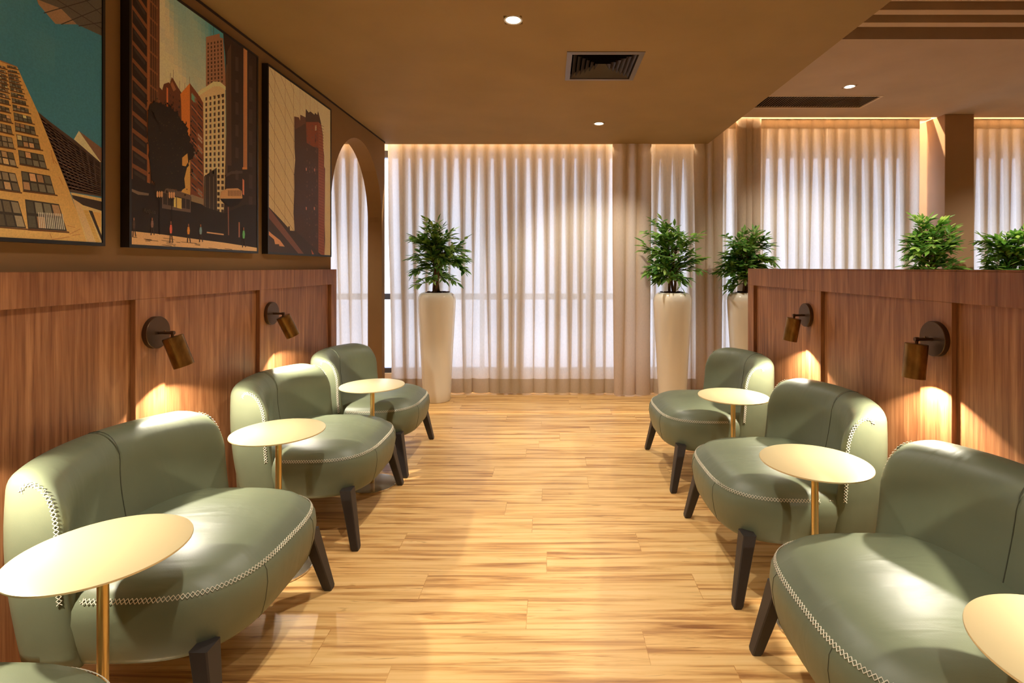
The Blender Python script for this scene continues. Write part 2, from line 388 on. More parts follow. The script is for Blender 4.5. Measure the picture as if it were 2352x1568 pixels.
# ------------------------------------------------------------------ wood panelling
PT = 1.405; RB = CAMZ-.1365
def panelling(side):
    if side == 'l':
        r = empty('wood_panelling', (XUL, 1, 0), 'walnut panelling with battens along the left wall under the pictures', 'panelling')
        sx, yend, stile, bats = 1, 4.259, 4.157, [(2.19+.94*k, 2.36+.94*k) for k in (-4,-3,-2,-1,0,1)]
        xf, xr, xb = XWL, XWL-.022, XUL
    else:
        r = empty('wood_partition', (XWR, 1, 0), 'low walnut partition with battens on the right, plants showing above it', 'partition')
        sx, yend, stile, bats = -1, 4.07, 3.96, [(2.009+.97*k, 2.18+.97*k) for k in (-4,-3,-2,-1,0,1)]
        xf, xr, xb = XWR, XWR+.022, XWR+.14
    ox, oy = r.location.x, r.location.y
    def bx(name, xa, xc, y0, y1, z0, z1):
        mb = MB(); xa, xc = min(xa,xc), max(xa,xc)
        mb.bevbox(xa-ox, xc-ox, y0-oy, y1-oy, z0, z1, .0015); return mb.build(name, M_WOOD, r)
    bx('panel', xr, xb, YB, yend-.002, 0, PT-.002)
    bx('top_rail', xf, xr, YB, yend, RB, PT)
    bx('end_stile', xf, xr, stile, yend, .0, RB)
    for a, b in bats: bx('batten', xf, xr, a, b, .0, RB)
    if side == 'r':
        bx('top_cap', xf+.001, xb+.002, YB, yend+.002, PT, PT+.006)
        bx('end_panel', xf+.001, xb, yend-.001, yend+.006, 0, PT)
panelling('l'); panelling('r')

# ------------------------------------------------------------------ pictures
XF = XUL+.035
PG = 1.9
class Print:
    def __init__(s, y0, y1, z0, z1): s.r = (y0,y1,z0,z1); s.mb = MB(); s.k = 0
    def W(s, p):                       # measured point of the photograph -> place on the canvas
        d = -XF*F/(VX-p[0]); return (d, CAMZ+(VY-p[1])/F*d)
    def clip(s, P):
        y0,y1,z0,z1 = s.r
        for ax, v, sg in ((0,y0,1),(0,y1,-1),(1,z0,1),(1,z1,-1)):
            Q = []
            for i in range(len(P)):
                a, b = P[i-1], P[i]; ia = (a[ax]-v)*sg >= 0; ib = (b[ax]-v)*sg >= 0
                if ia != ib:
                    t = (v-a[ax])/(b[ax]-a[ax]); Q.append((a[0]+(b[0]-a[0])*t, a[1]+(b[1]-a[1])*t))
                if ib: Q.append(b)
            P = Q
            if len(P) < 3: return []
        return P
    def raw(s, P, col):
        P = s.clip(P)
        if len(P) < 3: return
        s.k += 1; x = XF+.0006+s.lay*.00012
        ar = sum(P[i-1][0]*P[i][1]-P[i][0]*P[i-1][1] for i in range(len(P)))
        if ar < 0: P = P[::-1]
        if len(P) > 4:
            pass
        s.mb.add([(x,a,b) for a,b in P], [tuple(range(len(P)))], 0, tuple(min(1,c*PG) for c in col[:3])+(1,))
    lay = 0
    def poly(s, pts, c, lay=None):
        if lay is not None: s.lay = lay
        s.raw([s.W(p) for p in pts], rgb(*c))
    def line(s, a, b, w, c, w2=None):
        A = Vector(s.W(a)); Bv = Vector(s.W(b)); t = (Bv-A).normalized(); n = Vector((-t.y,t.x))*w/2; n2 = Vector((-t.y,t.x))*(w2 or w)/2
        s.raw([tuple(A-n),tuple(Bv-n2),tuple(Bv+n2),tuple(A+n)], rgb(*c))
    def cells(s, q, nx, ny, mx, my, c, rnd=0, alt=None, pr=0):
        q = [Vector(p) for p in q]          # TL TR BR BL in photo px
        def at(u, v): return (q[0]*(1-u)+q[1]*u)*(1-v)+(q[3]*(1-u)+q[2]*u)*v
        for i in range(nx):
            for j in range(ny):
                u0, u1, v0, v1 = (i+mx)/nx, (i+1-mx)/nx, (j+my)/ny, (j+1-my)/ny
                cc = c
                if alt and random.random() < pr: cc = alt
                k = 1+random.uniform(-rnd, rnd)
                s.poly([at(u0,v0),at(u1,v0),at(u1,v1),at(u0,v1)], tuple(min(255,x*k) for x in cc))
    def sky(s, fn, n=34):
        y0,y1,z0,z1 = s.r; s.lay = 0
        for i in range(n):
            for j in range(n):
                a,b = y0+(y1-y0)*i/n, y0+(y1-y0)*(i+1)/n; c,d = z0+(z1-z0)*j/n, z0+(z1-z0)*(j+1)/n
                s.raw([(a,c),(b,c),(b,d),(a,d)], rgb(*fn((i+.5)/n, (j+.5)/n)))
def mixc(a, b, t):
    t = max(0,min(1,t)); return tuple(x*(1-t)+y*t for x,y in zip(a,b))
def picture(y0, y1, label, paint):
    z0, z1 = CAMZ+.084, CAMZ+1.27
    r = empty('framed_picture', (XUL, (y0+y1)/2, z0), label, 'picture')
    T = Matrix.Translation(-Vector(r.location))
    f = MB(); fw = .012
    for a in ((y0,y1,z0,z0+fw),(y0,y1,z1-fw,z1),(y0,y0+fw,z0+fw,z1-fw),(y1-fw,y1,z0+fw,z1-fw)):
        f.box(XUL+.001, XF+.004, *a)
    f.build('frame', M_BLACK, r, mat4=T)
    b = MB(); b.box(XUL+.001, XF, y0+fw, y1-fw, z0+fw, z1-fw); b.build('stretcher_canvas', M_BLACK, r, mat4=T)
    P = Print(y0+fw+.001, y1-fw-.001, z0+fw+.001, z1-fw-.001); paint(P)
    P.mb.build('print', M_PRINT, r, mat4=T); return r

def pic1(P):
    random.seed(3)
    def sk(u, v):
        n = mnoise.noise(Vector((u*2.2+v*1.5, v*3-u, 0)))*.5+mnoise.noise(Vector((u*7, v*7, 3)))*.2
        return mixc((58,122,152), (128,158,160), (v-.45)*1.0-(u-.55)*1.3+n*.9)
    P.sky(sk)
    o = lambda L_: [(x/3.267, 100+y/3.267) for x,y in L_]
    P.poly([(70,-320),(84,0),(88,10),(127,55),(176,56),(233,82),(260,95),(300,-320)], (84,80,74), 1)
    P.poly([(84,-2),(88,10),(127,55),(176,56),(140,20)], (140,116,92), 2)
    P.lay = 3
    for a,b in (((100,-20),(240,70)),((130,-60),(240,40)),((100,30),(240,-10)),((140,56),(240,15)),((180,60),(240,50))): P.line(a,b,.003,(56,52,48))
    P.poly(o([(275,505),(378,590),(550,718),(760,890),(760,1150),(520,1112)]), (70,55,49), 1)
    P.cells(o([(290,540),(755,905),(755,1140),(520,1100)]), 9, 9, .13, .16, (44,37,36), .25)
    P.lay = 2; P.cells(o([(290,540),(755,905),(755,1140),(520,1100)]), 9, 9, .13, .42, (98,80,70), .25)
    P.poly(o([(553,718),(590,655),(755,890),(748,888)]), (222,198,162), 3)
    P.poly(o([(590,655),(770,790),(770,900),(752,886)]), (112,88,74), 3)
    P.poly(o([(-4000,-900),(0,125),(125,172),(285,520),(520,1110),(668,1520),(0,1500),(-4000,1500)]), (222,160,98), 4)
    P.poly(o([(0,125),(125,172),(130,182),(0,135)]), (150,110,75), 5)
    rows = [((185,1168),(440,1205),(500,1408),(208,1388)),((155,955),(372,992),(412,1132),(172,1100)),((133,797),(322,835),(350,940),(145,900)),
      ((120,680),(285,715),(303,795),(130,768)),((108,590),(255,625),(268,687),(113,650)),((98,515),(228,550),(242,600),(105,570)),
      ((90,455),(210,490),(214,522),(95,497)),((84,405),(190,433),(195,463),(88,438)),((78,362),(175,388),(182,417),(80,390)),
      ((73,325),(163,350),(168,372),(75,347)),((68,295),(152,315),(157,340),(70,318)),((63,268),(143,290),(147,308),(65,285)),
      ((60,240),(135,260),(139,280),(62,258)),((57,215),(130,238),(133,250),(59,232)),((53,190),(125,208),(128,222),(55,205)),((50,160),(118,178),(122,192),(52,172))]
    for i, q in enumerate(rows):
        P.lay = 5; P.poly(o(q), (54,50,46))
        h = q[3][1]-q[0][1]; wd = q[1][0]-q[0][0]
        P.lay = 6; P.cells(o(q), 4, 2, .1, .1, (100,98,84), .35, (186,150,112), .22)
        P.lay = 7
        if i == 0: P.cells(o([(280,1262),(470,1275),(488,1398),(290,1385)]), 14, 1, .28, .02, (232,210,180))
        P.poly(o([(q[3][0]-2,q[3][1]),(q[2][0]+14,q[2][1]+2),(q[2][0]+20,q[2][1]+10+h*.02),(q[3][0]-2,q[3][1]+9+h*.02)]), (92,62,40))
        # the column to its left, then further ones off to the side
        for k in (1,2,3,4):
            g = wd*1.20*k
            qq = [(x-g, y-22*k*(1 if i < 3 else .6)*wd/260-.0) for x,y in q]
            P.lay = 5; P.poly(o(qq), (54,50,46)); P.lay = 6; P.cells(o(qq), 4, 2, .1, .1, (112,104,86), .35, (190,160,120), .2)
            P.lay = 7; P.poly(o([(qq[3][0]-2,qq[3][1]),(qq[2][0]+10,qq[2][1]+2),(qq[2][0]+12,qq[2][1]+12),(qq[3][0]-2,qq[3][1]+9)]), (92,62,40))
    P.poly(o([(528,1116),(760,1160),(760,1530),(660,1530)]), (216,172,118), 5)
    P.poly(o([(535,1135),(760,1185),(760,1255),(620,1212),(545,1162)]), (52,42,38), 6)
    P.poly(o([(545,1165),(600,1195),(720,1510),(665,1505)]), (206,168,124), 6)
    P.cells(o([(622,1250),(660,1252),(752,1500),(722,1505)]), 1, 22, .05, .22, (180,140,66))
    P.poly(o([(662,1250),(690,1256),(760,1440),(760,1480)]), (54,44,38), 7)
    P.cells(o([(690,1262),(756,1270),(756,1380),(725,1372)]), 1, 12, .05, .22, (196,142,70))
    for a,b in (((380,800),(400,900)),((400,870),(425,905)),((440,1000),(470,1060)),((500,1365),(560,1380)),((520,1430),(600,1390)),((370,1420),(385,1460)),((385,1470),(520,1450)),((540,1440),(600,1430))):
        P.line(*o([a,b]), .0016, (160,98,56))

def pic2(P):
    random.seed(5)
    def sk(u, v):
        n = mnoise.noise(Vector((u*4+v*2.6, v*2.4-u, 1)))*.7+mnoise.noise(Vector((u*10+v*8, v*5, 3)))*.3
        return mixc((206,194,164), (72,146,168), (v-.62)*2.0+(u-.45)*1.7+n*.6)
    P.sky(sk)
    # tower at the left edge
    P.poly([(298,-420),(366,-420),(366,420),(298,420)], (112,70,44), 1)
    P.lay = 2
    for k in range(-9, 11):
        yl = 14+40.4*k; dr = max(14, 47-3*k); dn = max(14, 47-3*(k+1))
        P.poly([(304,yl+7),(337,yl+7+dr),(337,yl+40.4-2+dn-2),(304,yl+40.4-3)], (38,29,25))
        P.lay = 3; P.poly([(308,yl+14),(333,yl+14+dr*.8),(333,yl+22+dr*.8),(308,yl+22)], (52,44,38)); P.lay = 2
        P.poly([(343,yl+dr*.5+4),(361,yl+dr*.8+8),(361,yl+dr*.8+41),(343,yl+dr*.5+38)], (58,38,28))
    P.lay = 3
    for x in (343.5,348.5,353,357.5,361): P.poly([(x,-420),(x+1.3,-420),(x+1.3,420),(x,420)], (134,88,58))
    P.lay = 4; P.poly([(338,-420),(342.5,-420),(342.5,420),(338,420)], (138,86,50))
    P.poly([(298,-420),(302,-420),(302,400),(298,400)], (124,78,48))
    P.poly([(362.5,-420),(366,-420),(366,230),(362.5,230)], (92,58,40))
    # back tower
    P.poly([(472.8,85),(504,77),(505,86),(512,88),(520,205),(472.8,205)], (142,106,84), 1)
    P.lay = 2; P.cells([(474,97),(511,90),(514,200),(474,204)], 5, 12, .3, .2, (62,44,36), .2)
    P.line((490,48),(490,80),.003,(60,60,60)); P.line((484,60),(484,82),.002,(60,60,60))
    # brick blocks
    P.poly([(366,200),(372,207),(376,193),(387,189),(390,192),(394,177),(398,182),(408,200),(417,214),(420,240),(420,440),(366,440)], (92,54,36), 3)
    P.poly([(391,194),(395,186),(404,205),(398,210)], (140,92,62), 4)
    for x,a in ((391,168),(398,160),(412,185),(424,190),(435,176)): P.lay = 2; P.line((x,a),(x,a+24),.0022,(90,80,70))
    P.poly([(382,200),(385.5,203),(385.5,425),(382,425)], (196,110,62), 4)
    P.cells([(387,210),(415,228),(415,300),(387,290)], 4, 6, .3, .3, (72,44,32), .2)
    # orange block
    P.poly([(413.5,216),(435.5,191),(436.5,448),(420,442),(416.4,283),(415.4,232)], (204,118,54), 5)
    P.poly([(417,360),(436.3,350),(436.5,448),(417,442)], (226,156,84), 6)
    P.poly([(435.5,191),(467,233),(467.5,475),(436.5,448)], (108,62,42), 5)
    P.lay = 6; P.cells([(438,203),(466,240),(466,462),(438,436)], 2, 9, .14, .24, (58,44,40), .3, (128,118,100), .25)
    P.lay = 7; P.cells([(438,203),(466,240),(466,462),(438,436)], 1, 9, .02, .42, (146,88,60), .1)
    P.poly([(439,214),(446,222),(446,236),(439,228)], (96,150,126), 8)
    # cream rounded tower
    P.poly([(453.7,213),(460,206),(490,190),(505,190),(517,200),(515.5,500),(468,492),(466,236)], (196,176,136), 6)
    P.lay = 7; P.cells([(467,222),(516,212),(515,492),(468.5,488)], 5, 21, .2, .2, (66,52,44), .3)
    P.lay = 8
    for x in (469,478.5,488,497.5,507): P.poly([(x,222),(x+2.1,221),(x+2.1,400),(x,400)], (222,200,156))
    P.poly([(453.7,212),(490,187),(505,188),(518,199),(518,207),(505,198),(490,198),(456,220)], (216,194,152), 8)
    P.poly([(468,405),(497,385),(498,492),(468,490)], (52,42,36), 8)
    P.lay = 9
    for x in (470,480,489): P.poly([(x,405),(x+1.6,405),(x+1.6,488),(x,488)], (96,80,64))
    # dark building on the right
    P.poly([(512,76),(595,128),(595,590),(508,590),(516,430),(519,300),(517,134)], (48,35,28), 9)
    P.lay = 10
    P.poly([(521,120),(530,100),(531,380),(522,380)], (74,54,42)); P.poly([(519,150),(521,146),(521,400),(519,400)], (96,74,58))
    for i in range(7):
        P.poly([(540,130+i*52),(547,132+i*52),(547,164+i*50),(540,162+i*50)], (66,52,44))
        P.poly([(571,150+i*50),(579,152+i*50),(579,184+i*50),(571,182+i*50)], (60,47,40))
    P.poly([(559,100),(567,105),(567,388),(558,388)], (150,92,60))
    P.lay = 11
    for x in (559,562.4,565.4): P.poly([(x,100),(x+1.4,102),(x+1.2,384),(x,384)], (214,150,98))
    P.poly([(556,384),(567,384),(567,389),(556,389)], (214,130,76))
    # street level darkness
    P.poly([(298,410),(340,420),(371,432),(437,450),(470,475),(515,490),(560,470),(595,470),(595,575),(298,560)], (36,28,24), 12)
    P.poly([(371,426),(437,448),(437,488),(371,478)], (92,76,66), 13)
    P.lay = 14; P.cells([(373,441),(436,458),(436,482),(373,470)], 6, 1, .08, .05, (46,40,38), .2)
    P.poly([(398,452),(403,453),(403,476),(398,475)], (236,178,108), 15); P.poly([(405,453),(416,456),(416,480),(405,477)], (232,170,98), 15)
    P.poly([(438,446),(466,456),(466,470),(438,462)], (128,112,88), 14)
    P.poly([(298,432),(318,440),(341,444),(340,449),(316,447),(298,438)], (108,92,78), 14)
    # balcony
    P.poly([(507,440),(520,433),(545,432),(554,438),(556,455),(540,460),(515,460),(504,456)], (186,148,104), 15)
    P.lay = 16
    for i in range(9): P.poly([(523+i*3.4,437),(524.4+i*3.4,437),(524.4+i*3.4,450),(523+i*3.4,450)], (90,66,48))
    P.poly([(504,456),(556,456),(546,470),(530,476),(512,466)], (30,23,20), 16)
    P.poly([(515,402),(530,393),(556,392),(556,398),(530,400),(516,408)], (74,60,50), 16)
    P.poly([(556,410),(560,414),(560,448),(556,446)], (190,120,90), 16)
    P.poly([(522,475),(524.5,475),(525,540),(523,540)], (128,84,70), 16); P.poly([(547,510),(549.5,510),(549.5,545),(547,545)], (150,100,80), 16)
    # ground
    P.poly([(297,530),(370,538),(450,549),(513,557),(590,569),(590,590),(297,575)], (196,156,112), 13)
    P.poly([(474,532),(513,537),(513,540),(474,535)], (180,140,100), 13)
    P.lay = 17
    for i in range(26):
        x = random.uniform(298,575); y = 530+(x-297)*.133+random.uniform(3, 22); w = random.uniform(6,26)
        P.poly([(x,y),(x+w,y+w*.12),(x+w*1.1,y+w*.12+1.3),(x+3,y+1.4)], (70,52,40))
    # tree
    base = [(340,243),(352,234),(372,238),(390,246),(405,258),(418,280),(430,290),(431,306),(438,330),(447,342),(441,364),(430,374),(434,400),(431,424),(416,440),(400,432),(380,436),(360,445),(346,405),(338,330)]
    jag = []
    for i in range(len(base)):
        a, b = base[i], base[(i+1)%len(base)]
        for t in range(5):
            jag.append((a[0]+(b[0]-a[0])*t/5+random.uniform(-2.4,2.4), a[1]+(b[1]-a[1])*t/5+random.uniform(-3,3)))
    P.lay = 18
    cx, cy = 388, 340
    for i in range(len(jag)): P.poly([(cx,cy),jag[i],jag[(i+1)%len(jag)]], (36,29,24))
    P.lay = 19
    for i in range(90):
        a = random.choice(base); x = a[0]+random.uniform(-8,8); y = a[1]+random.uniform(-12,12); r_ = random.uniform(1,2.6)
        P.poly([(x-r_,y),(x,y-r_*1.3),(x+r_,y),(x,y+r_*1.3)], (38,31,25))
    for i in range(70):
        x = random.uniform(350,430); y = random.uniform(255,425); r_ = random.uniform(.8,2)
        P.poly([(x-r_,y),(x,y-r_),(x+r_,y),(x,y+r_)], (58,48,34))
    P.poly([(417,362),(429,352),(431,372),(425,382),(417,380)], (222,148,76), 20); P.poly([(428,385),(435,378),(436,440),(424,430),(422,410)], (226,156,84), 20)
    # lamp posts
    for x, y in ((365,446),(393,448)):
        P.lay = 21
        P.poly([(x-.7,y+8),(x+.7,y+8),(x+1.3,y+92),(x-1.3,y+92)], (26,21,20))
        P.poly([(x-7,y+7),(x+7,y+7),(x+1,y+14),(x-1,y+14)], (44,36,32))
        for dx in (-5,0,5):
            P.poly([(x+dx-2,y-5),(x+dx,y-8),(x+dx+2,y-5),(x+dx+2,y+5),(x+dx,y+8),(x+dx-2,y+5)], (196,152,112))
    # walkers
    for x, y, h, c in ((391,508,50,(196,92,72)),(431.5,514,43,(212,130,52)),(459.5,515,41,(104,132,138)),(558.5,522,46,(86,150,92)),(348,500,40,(120,92,80)),(306,500,44,(70,52,44))):
        P.lay = 22
        P.poly([(x-2.0,y+h*.16),(x+2.0,y+h*.16),(x+3,y+h*.36),(x+2,y+h*.56),(x-2.2,y+h*.56),(x-3.2,y+h*.36)], c)
        P.poly([(x-1.2,y),(x+1.2,y),(x+1.4,y+h*.14),(x-1.2,y+h*.14)], (130,84,62))
        P.poly([(x-2.2,y+h*.55),(x,y+h*.55),(x-1.6,y+h),(x-3.8,y+h)], (52,40,36)); P.poly([(x,y+h*.55),(x+2.2,y+h*.55),(x+5.5,y+h*.97),(x+3.6,y+h)], (52,40,36))

def pic3(P):
    random.seed(8)
    P.sky(lambda u, v: mixc((206,172,130),(212,186,156), v*.8+u*.2), 6)
    o = lambda L_: [(590+x/3.335, 130+y/3.335) for x,y in L_]
    P.lay = 1
    for x, w in ((135,.0032),(215,.003),(280,.003),(330,.0024),(375,.0022),(410,.002),(440,.0018),(465,.0016)):
        P.line(*o([(x+3,-200),(x-2,1330 if x < 290 else 520)]), w, (150,116,80))
    P.lay = 2
    yl = [-240,-90,60,195,335,480,622,765,905,1050]; dr = [520,500,480,460,448,432,420,385,350,290]
    for y, d in zip(yl, dr): P.line(*o([(88,y),(287,y+d)]), .0028, (126,92,62))
    for k in range(5): P.line(*o([(287+k*0,60+k*110),(470,400+k*120)]), .0016, (170,134,98))
    P.poly(o([(285,458),(320,465),(330,490),(332,445),(372,465),(375,400),(395,428),(410,420),(440,445),(445,430),(462,446),(468,416),(490,505),(505,600),(507,700),(515,760),(514,840),(522,860),(518,1280),(522,1400),(516,1540),(285,1540),(287,1320),(280,1200),(286,1000),(284,900),(293,790),(287,700)]), (72,54,50), 3)
    P.poly(o([(375,500),(470,500),(472,700),(430,690),(380,660)]), (122,66,48), 4)
    P.poly(o([(470,500),(490,520),(503,610),(507,700),(513,770),(512,840),(519,870),(515,1280),(517,1530),(470,1530)]), (134,78,60), 4)
    P.poly(o([(285,458),(320,465),(330,490),(332,445),(372,465),(372,510),(290,560)]), (92,64,56), 4)
    P.lay = 5
    for i in range(46):
        y = 520+i*22; P.line(*o([(474,y),(512,y+16)]), .003, (96,54,44))
    for i in range(70):
        x = random.choice([380,400,420,445,455]); y = random.uniform(520,1460); P.poly(o([(x,y),(x+6,y+2),(x+6,y+14),(x,y+12)]), (98,70,64))
    for x, y in ((372,850),(436,855),(372,1150),(434,1150)): P.poly(o([(x,y),(x+10,y+3),(x+9,y+26),(x+2,y+22)]), (170,112,100))
    for k in range(5): P.poly(o([(444,530+k*8),(456,527+k*8),(456,531+k*8),(444,534+k*8)]), (220,190,160))
    P.poly(o([(60,1120),(84,1145),(180,1245),(238,1310),(240,1298),(250,1300),(252,1332),(288,1335),(288,1325),(520,1545),(60,1545)]), (62,50,47), 6)
    P.poly(o([(60,1130),(84,1150),(362,1515),(318,1510),(60,1200)]), (112,76,66), 7)
    P.poly(o([(60,1305),(110,1355),(175,1405),(212,1455),(170,1450),(168,1436),(138,1436),(130,1400),(60,1340)]), (208,136,98), 8)
    P.poly(o([(415,1475),(440,1520),(422,1518)]), (160,90,76), 7)

p1 = picture(1.088, 2.043, 'black framed print of an orange apartment block under a blue sky, nearest of the three', pic1)
p2 = picture(2.160, 3.117, 'black framed city street print with towers, a dark tree and walkers, middle of three', pic2)
p3 = picture(3.222, 4.162, 'black framed print of a dark brick tower on beige beside the arch', pic3)
# shop sign in the street print
fc = bpy.data.curves.new('sign_lettering', 'FONT'); fc.body = 'Anjuss'; fc.size = .026; fc.extrude = .0002
fo = bpy.data.objects.new('sign_lettering', fc); COL.objects.link(fo)
d_ = -XF*F/(VX-327); fo.parent = p2
fo.location = Vector((XF+.0050, d_, CAMZ+(VY-487)/F*d_))-Vector(p2.location)
fo.rotation_euler = (radians(90), 0, radians(90)); fc.materials.append(mat('sign_grey', rgb(92,80,72), .7))
bpy.context.view_layer.update()
sm = bpy.data.meshes.new_from_object(fo.evaluated_get(bpy.context.evaluated_depsgraph_get())); sm.name = 'sign_lettering'
so = bpy.data.objects.new('lettering', sm); COL.objects.link(so); so.parent = p2; so.location = fo.location; so.rotation_euler = fo.rotation_euler
bpy.data.objects.remove(fo)

# ------------------------------------------------------------------ lounge chair
def body_ring(w, fr, bk, z, n=72):
    pts = []
    cy = .40
    for k in range(n):
        a = 2*pi*k/n; c, s_ = cos(a), sin(a)
        e = 2/3.3 if s_ > 0 else 2/3.4
        x = w*math.copysign(abs(c)**e, c); y = cy + (fr if s_ > 0 else bk)*math.copysign(abs(s_)**e, s_)
        pts.append((x, y, z))
    return pts
def resample(pts, step):
    out = [Vector(pts[0])]; acc = 0
    for a, b in zip(pts[:-1], pts[1:]):
        a = Vector(a); b = Vector(b); d = (b-a).length; t = 0
        while acc + (d-t) >= step:
            t += step-acc; out.append(a+(b-a)*(t/d)); acc = 0
        acc += d-t
    return out
def stitch(mb, pts, nrm, w=.0075, r=.0011):
    for i in range(len(pts)-1):
        a, b = pts[i], pts[i+1]; t = (b-a).normalized(); n = nrm(i).normalized(); s_ = t.cross(n).normalized()
        h = n*.0016
        for sg in (1,-1):
            p = a+s_*w*sg+h; q = b-s_*w*sg+h
            mb.tube([p, (p+q)/2+n*.0008, q], r, 4)
SEAM_RING = (.3705,.3865,.335,.4335)
# backrest surface -------------------------------------------------
HWX, RCAP, ECAP = .388, .050, 3.0
def bk(t):                        # t 0 at the end cap .. 1 centre ; returns x, thickness factor
    if t < .4:
        a = t/.4*pi/2; return HWX-RCAP*(1-cos(a)**(2/ECAP)) if a < pi/2-1e-6 else HWX-RCAP, sin(a)**(2/ECAP)
    return (HWX-RCAP)*(1-(t-.4)/.6), 1.0
def bpoint(t, sgn, face, u):
    x, k = bk(t); e = abs(x)/HWX
    yo = .055+.115*e**2.4; yi = .215+.150*e**2.0     # rear and front faces at seat height
    top = .812-.010*e**2-.012*max(0,(e-.8)/.2)**3
    ym = yo+(yi-yo)*.42
    zo = top-.050; zi = top-.13-.07*e**3
    yio = yi-.055+.030*e**2                                    # front face at the height zi (reclined)
    yoo = yo-.045
    if face == 'o':
        z = .238+(zo-.238)*u; y = yo+(yoo-yo)*u**1.1-.012*sin(pi*u)*(.3+.7*e)
        y += .02*(1-u)**3
    elif face == 't':
        yr = yoo+(yio-yoo)*(.36-.18*e**2)                       # ridge
        if u < .4:
            a = u/.4*pi/2; y = yr+(yoo-yr)*cos(a)**.9 if a < pi/2-1e-6 else yr; z = zo+(top-zo)*sin(a)**.9
        else:
            a = (u-.4)/.6*pi/2; y = yr+(yio-yr)*sin(a); z = zi+(top-zi)*max(0,cos(a))**.9
    else:
        z = zi+(.238-zi)*u; y = yio+(yi+.012-yio)*min(1,u*1.3)**1.35
    y = ym+(y-ym)*k; 
    if k < 1:
        zm = .55; z = zm+(z-zm)*(.90+.10*k) if z > zm else z
    xx = x-.016*max(0,(z-.55)/.25)**2+.003*(1-min(1,abs(z-.45)/.3))
    return Vector((xx*sgn, y, z))
def leg(xt, yt, xb, yb, zt=.285):
    mb = MB(); rows = []
    for t in (0, .04, .5, 1):
        z = zt*t; x = xb+(xt-xb)*t; y = yb+(yt-yb)*t; a = .0215+.0125*t; bb = .019+.009*t
        if t == 0: a -= .003; bb -= .003
        c = .004
        rows.append([(x-a+c,y-bb,z),(x+a-c,y-bb,z),(x+a,y-bb+c,z),(x+a,y+bb-c,z),(x+a-c,y+bb,z),(x-a+c,y+bb,z),(x-a,y+bb-c,z),(x-a,y-bb+c,z)])
    mb.grid(rows, True); mb.f.append(list(range(8))[::-1]); mb.m.append(0); mb.c.append(None)
    mb.f.append([24+k for k in range(8)]); mb.m.append(0); mb.c.append(None)
    return mb
O = Matrix.Translation((0, -.40, 0))      # the chair's origin lies under its middle
def make_chair(label):
    r = empty('lounge_chair', (0,0,0), label, 'chair', 'green leather lounge chairs')
    # seat with its skirt
    mb = MB()
    prof = [(.352,.351,.335,.238),(.364,.368,.345,.245),(.371,.382,.35,.262),(.378,.396,.35,.31),(.382,.405,.35,.37),(.379,.401,.345,.410),(.371,.388,.335,.430),
            (.367,.383,.33,.436),(.360,.363,.32,.449),(.343,.345,.30,.466),(.31,.312,.27,.482),(.25,.252,.21,.494),(.16,.16,.13,.501),(.05,.05,.04,.503)]
    rows = [body_ring(*p) for p in prof]
    n = len(rows[0])
    mb.grid(rows, True); b0 = 0
    mb.f.append(list(range(n))[::-1]); mb.m.append(0); mb.c.append(None)
    mb.f.append([(len(rows)-1)*n+k for k in range(n)]); mb.m.append(0); mb.c.append(None)
    mb.build('seat', M_LEATHER, r, True, mat4=O)
    # backrest
    mb = MB(); rows = []
    ls = [.4*k/14 for k in range(14)]+[.4+.6*k/24 for k in range(25)]
    def row(l, sg):
        return [bpoint(l,sg,'o',k/10) for k in range(11)]+[bpoint(l,sg,'t',k/16) for k in range(1,16)]+[bpoint(l,sg,'i',k/10) for k in range(11)]
    for l in ls: rows.append(row(l, 1))
    for l in ls[-2::-1]: rows.append(row(l, -1))
    mb.grid(rows, True, flip=False); mb.build('backrest', M_LEATHER, r, True, mat4=O)
    # contrast stitching, one run around the seat and one at each end of the backrest
    mb = MB()
    ring = body_ring(*SEAM_RING, 200)
    ys = [Vector(p) for p in ring if p[1] > .335]
    ys.sort(key=lambda p: math.atan2(p.y-.40, p.x)); 
    pts = resample(ys, .0125)
    stitch(mb, pts, lambda i: Vector((pts[i].x*.8, (pts[i].y-.4)*.8, .22)))
    mb.build('contrast_stitching', M_STITCH, r, mat4=O)
    for sg in (1,-1):
        T_ = .11
        P_ = [bpoint(T_, sg, 't', .12+.88*k/20) for k in range(21)]+[bpoint(T_, sg, 'i', k/20) for k in range(1,21)]
        P_ = [p for p in P_ if p.z > .425]
        q = resample(P_, .0125); mb = MB()
        stitch(mb, q, lambda i: Vector((sg*.9, (q[i].y-.2)*2.2, max(0,(q[i].z-.62))*2.5)), .007)
        mb.build('contrast_stitching', M_STITCH, r, mat4=O)
    # centre seam down the backrest and fine seams in the skirt
    mb = MB()
    path = [bpoint(1,1,'o',k/6) for k in range(7)]+[bpoint(1,1,'t',k/14) for k in range(1,14)]+[bpoint(1,1,'i',k/8) for k in range(9)]
    mb.tube(path, .0019, 6); mb.build('seam', M_SEAM, r, mat4=O)
    for sg in (1,-1):
        pts = [Vector(body_ring(w,f,b,z,240)[k0]) for (w,f,b,z) in prof[1:7] for k0 in ([70] if sg > 0 else [50])]
        mb = MB(); mb.tube([p+Vector((0,.0003,0)) for p in pts], .0012, 5); mb.build('seam', M_SEAM, r, mat4=O)
    for sg in (1,-1):
        leg(sg*.340, .700, sg*.392, .764).build('leg', M_LEG, r, mat4=O)
        leg(sg*.270, .170, sg*.320, .085).build('leg', M_LEG, r, mat4=O)
    return r
XL_ = -1.738+.40; XR_ = 1.548-.40
chair = make_chair('green leather lounge chair on the left, third from the window, behind the large near table')
chair.location = (XL_, 1.90, 0); chair.rotation_euler = (0,0,-pi/2)
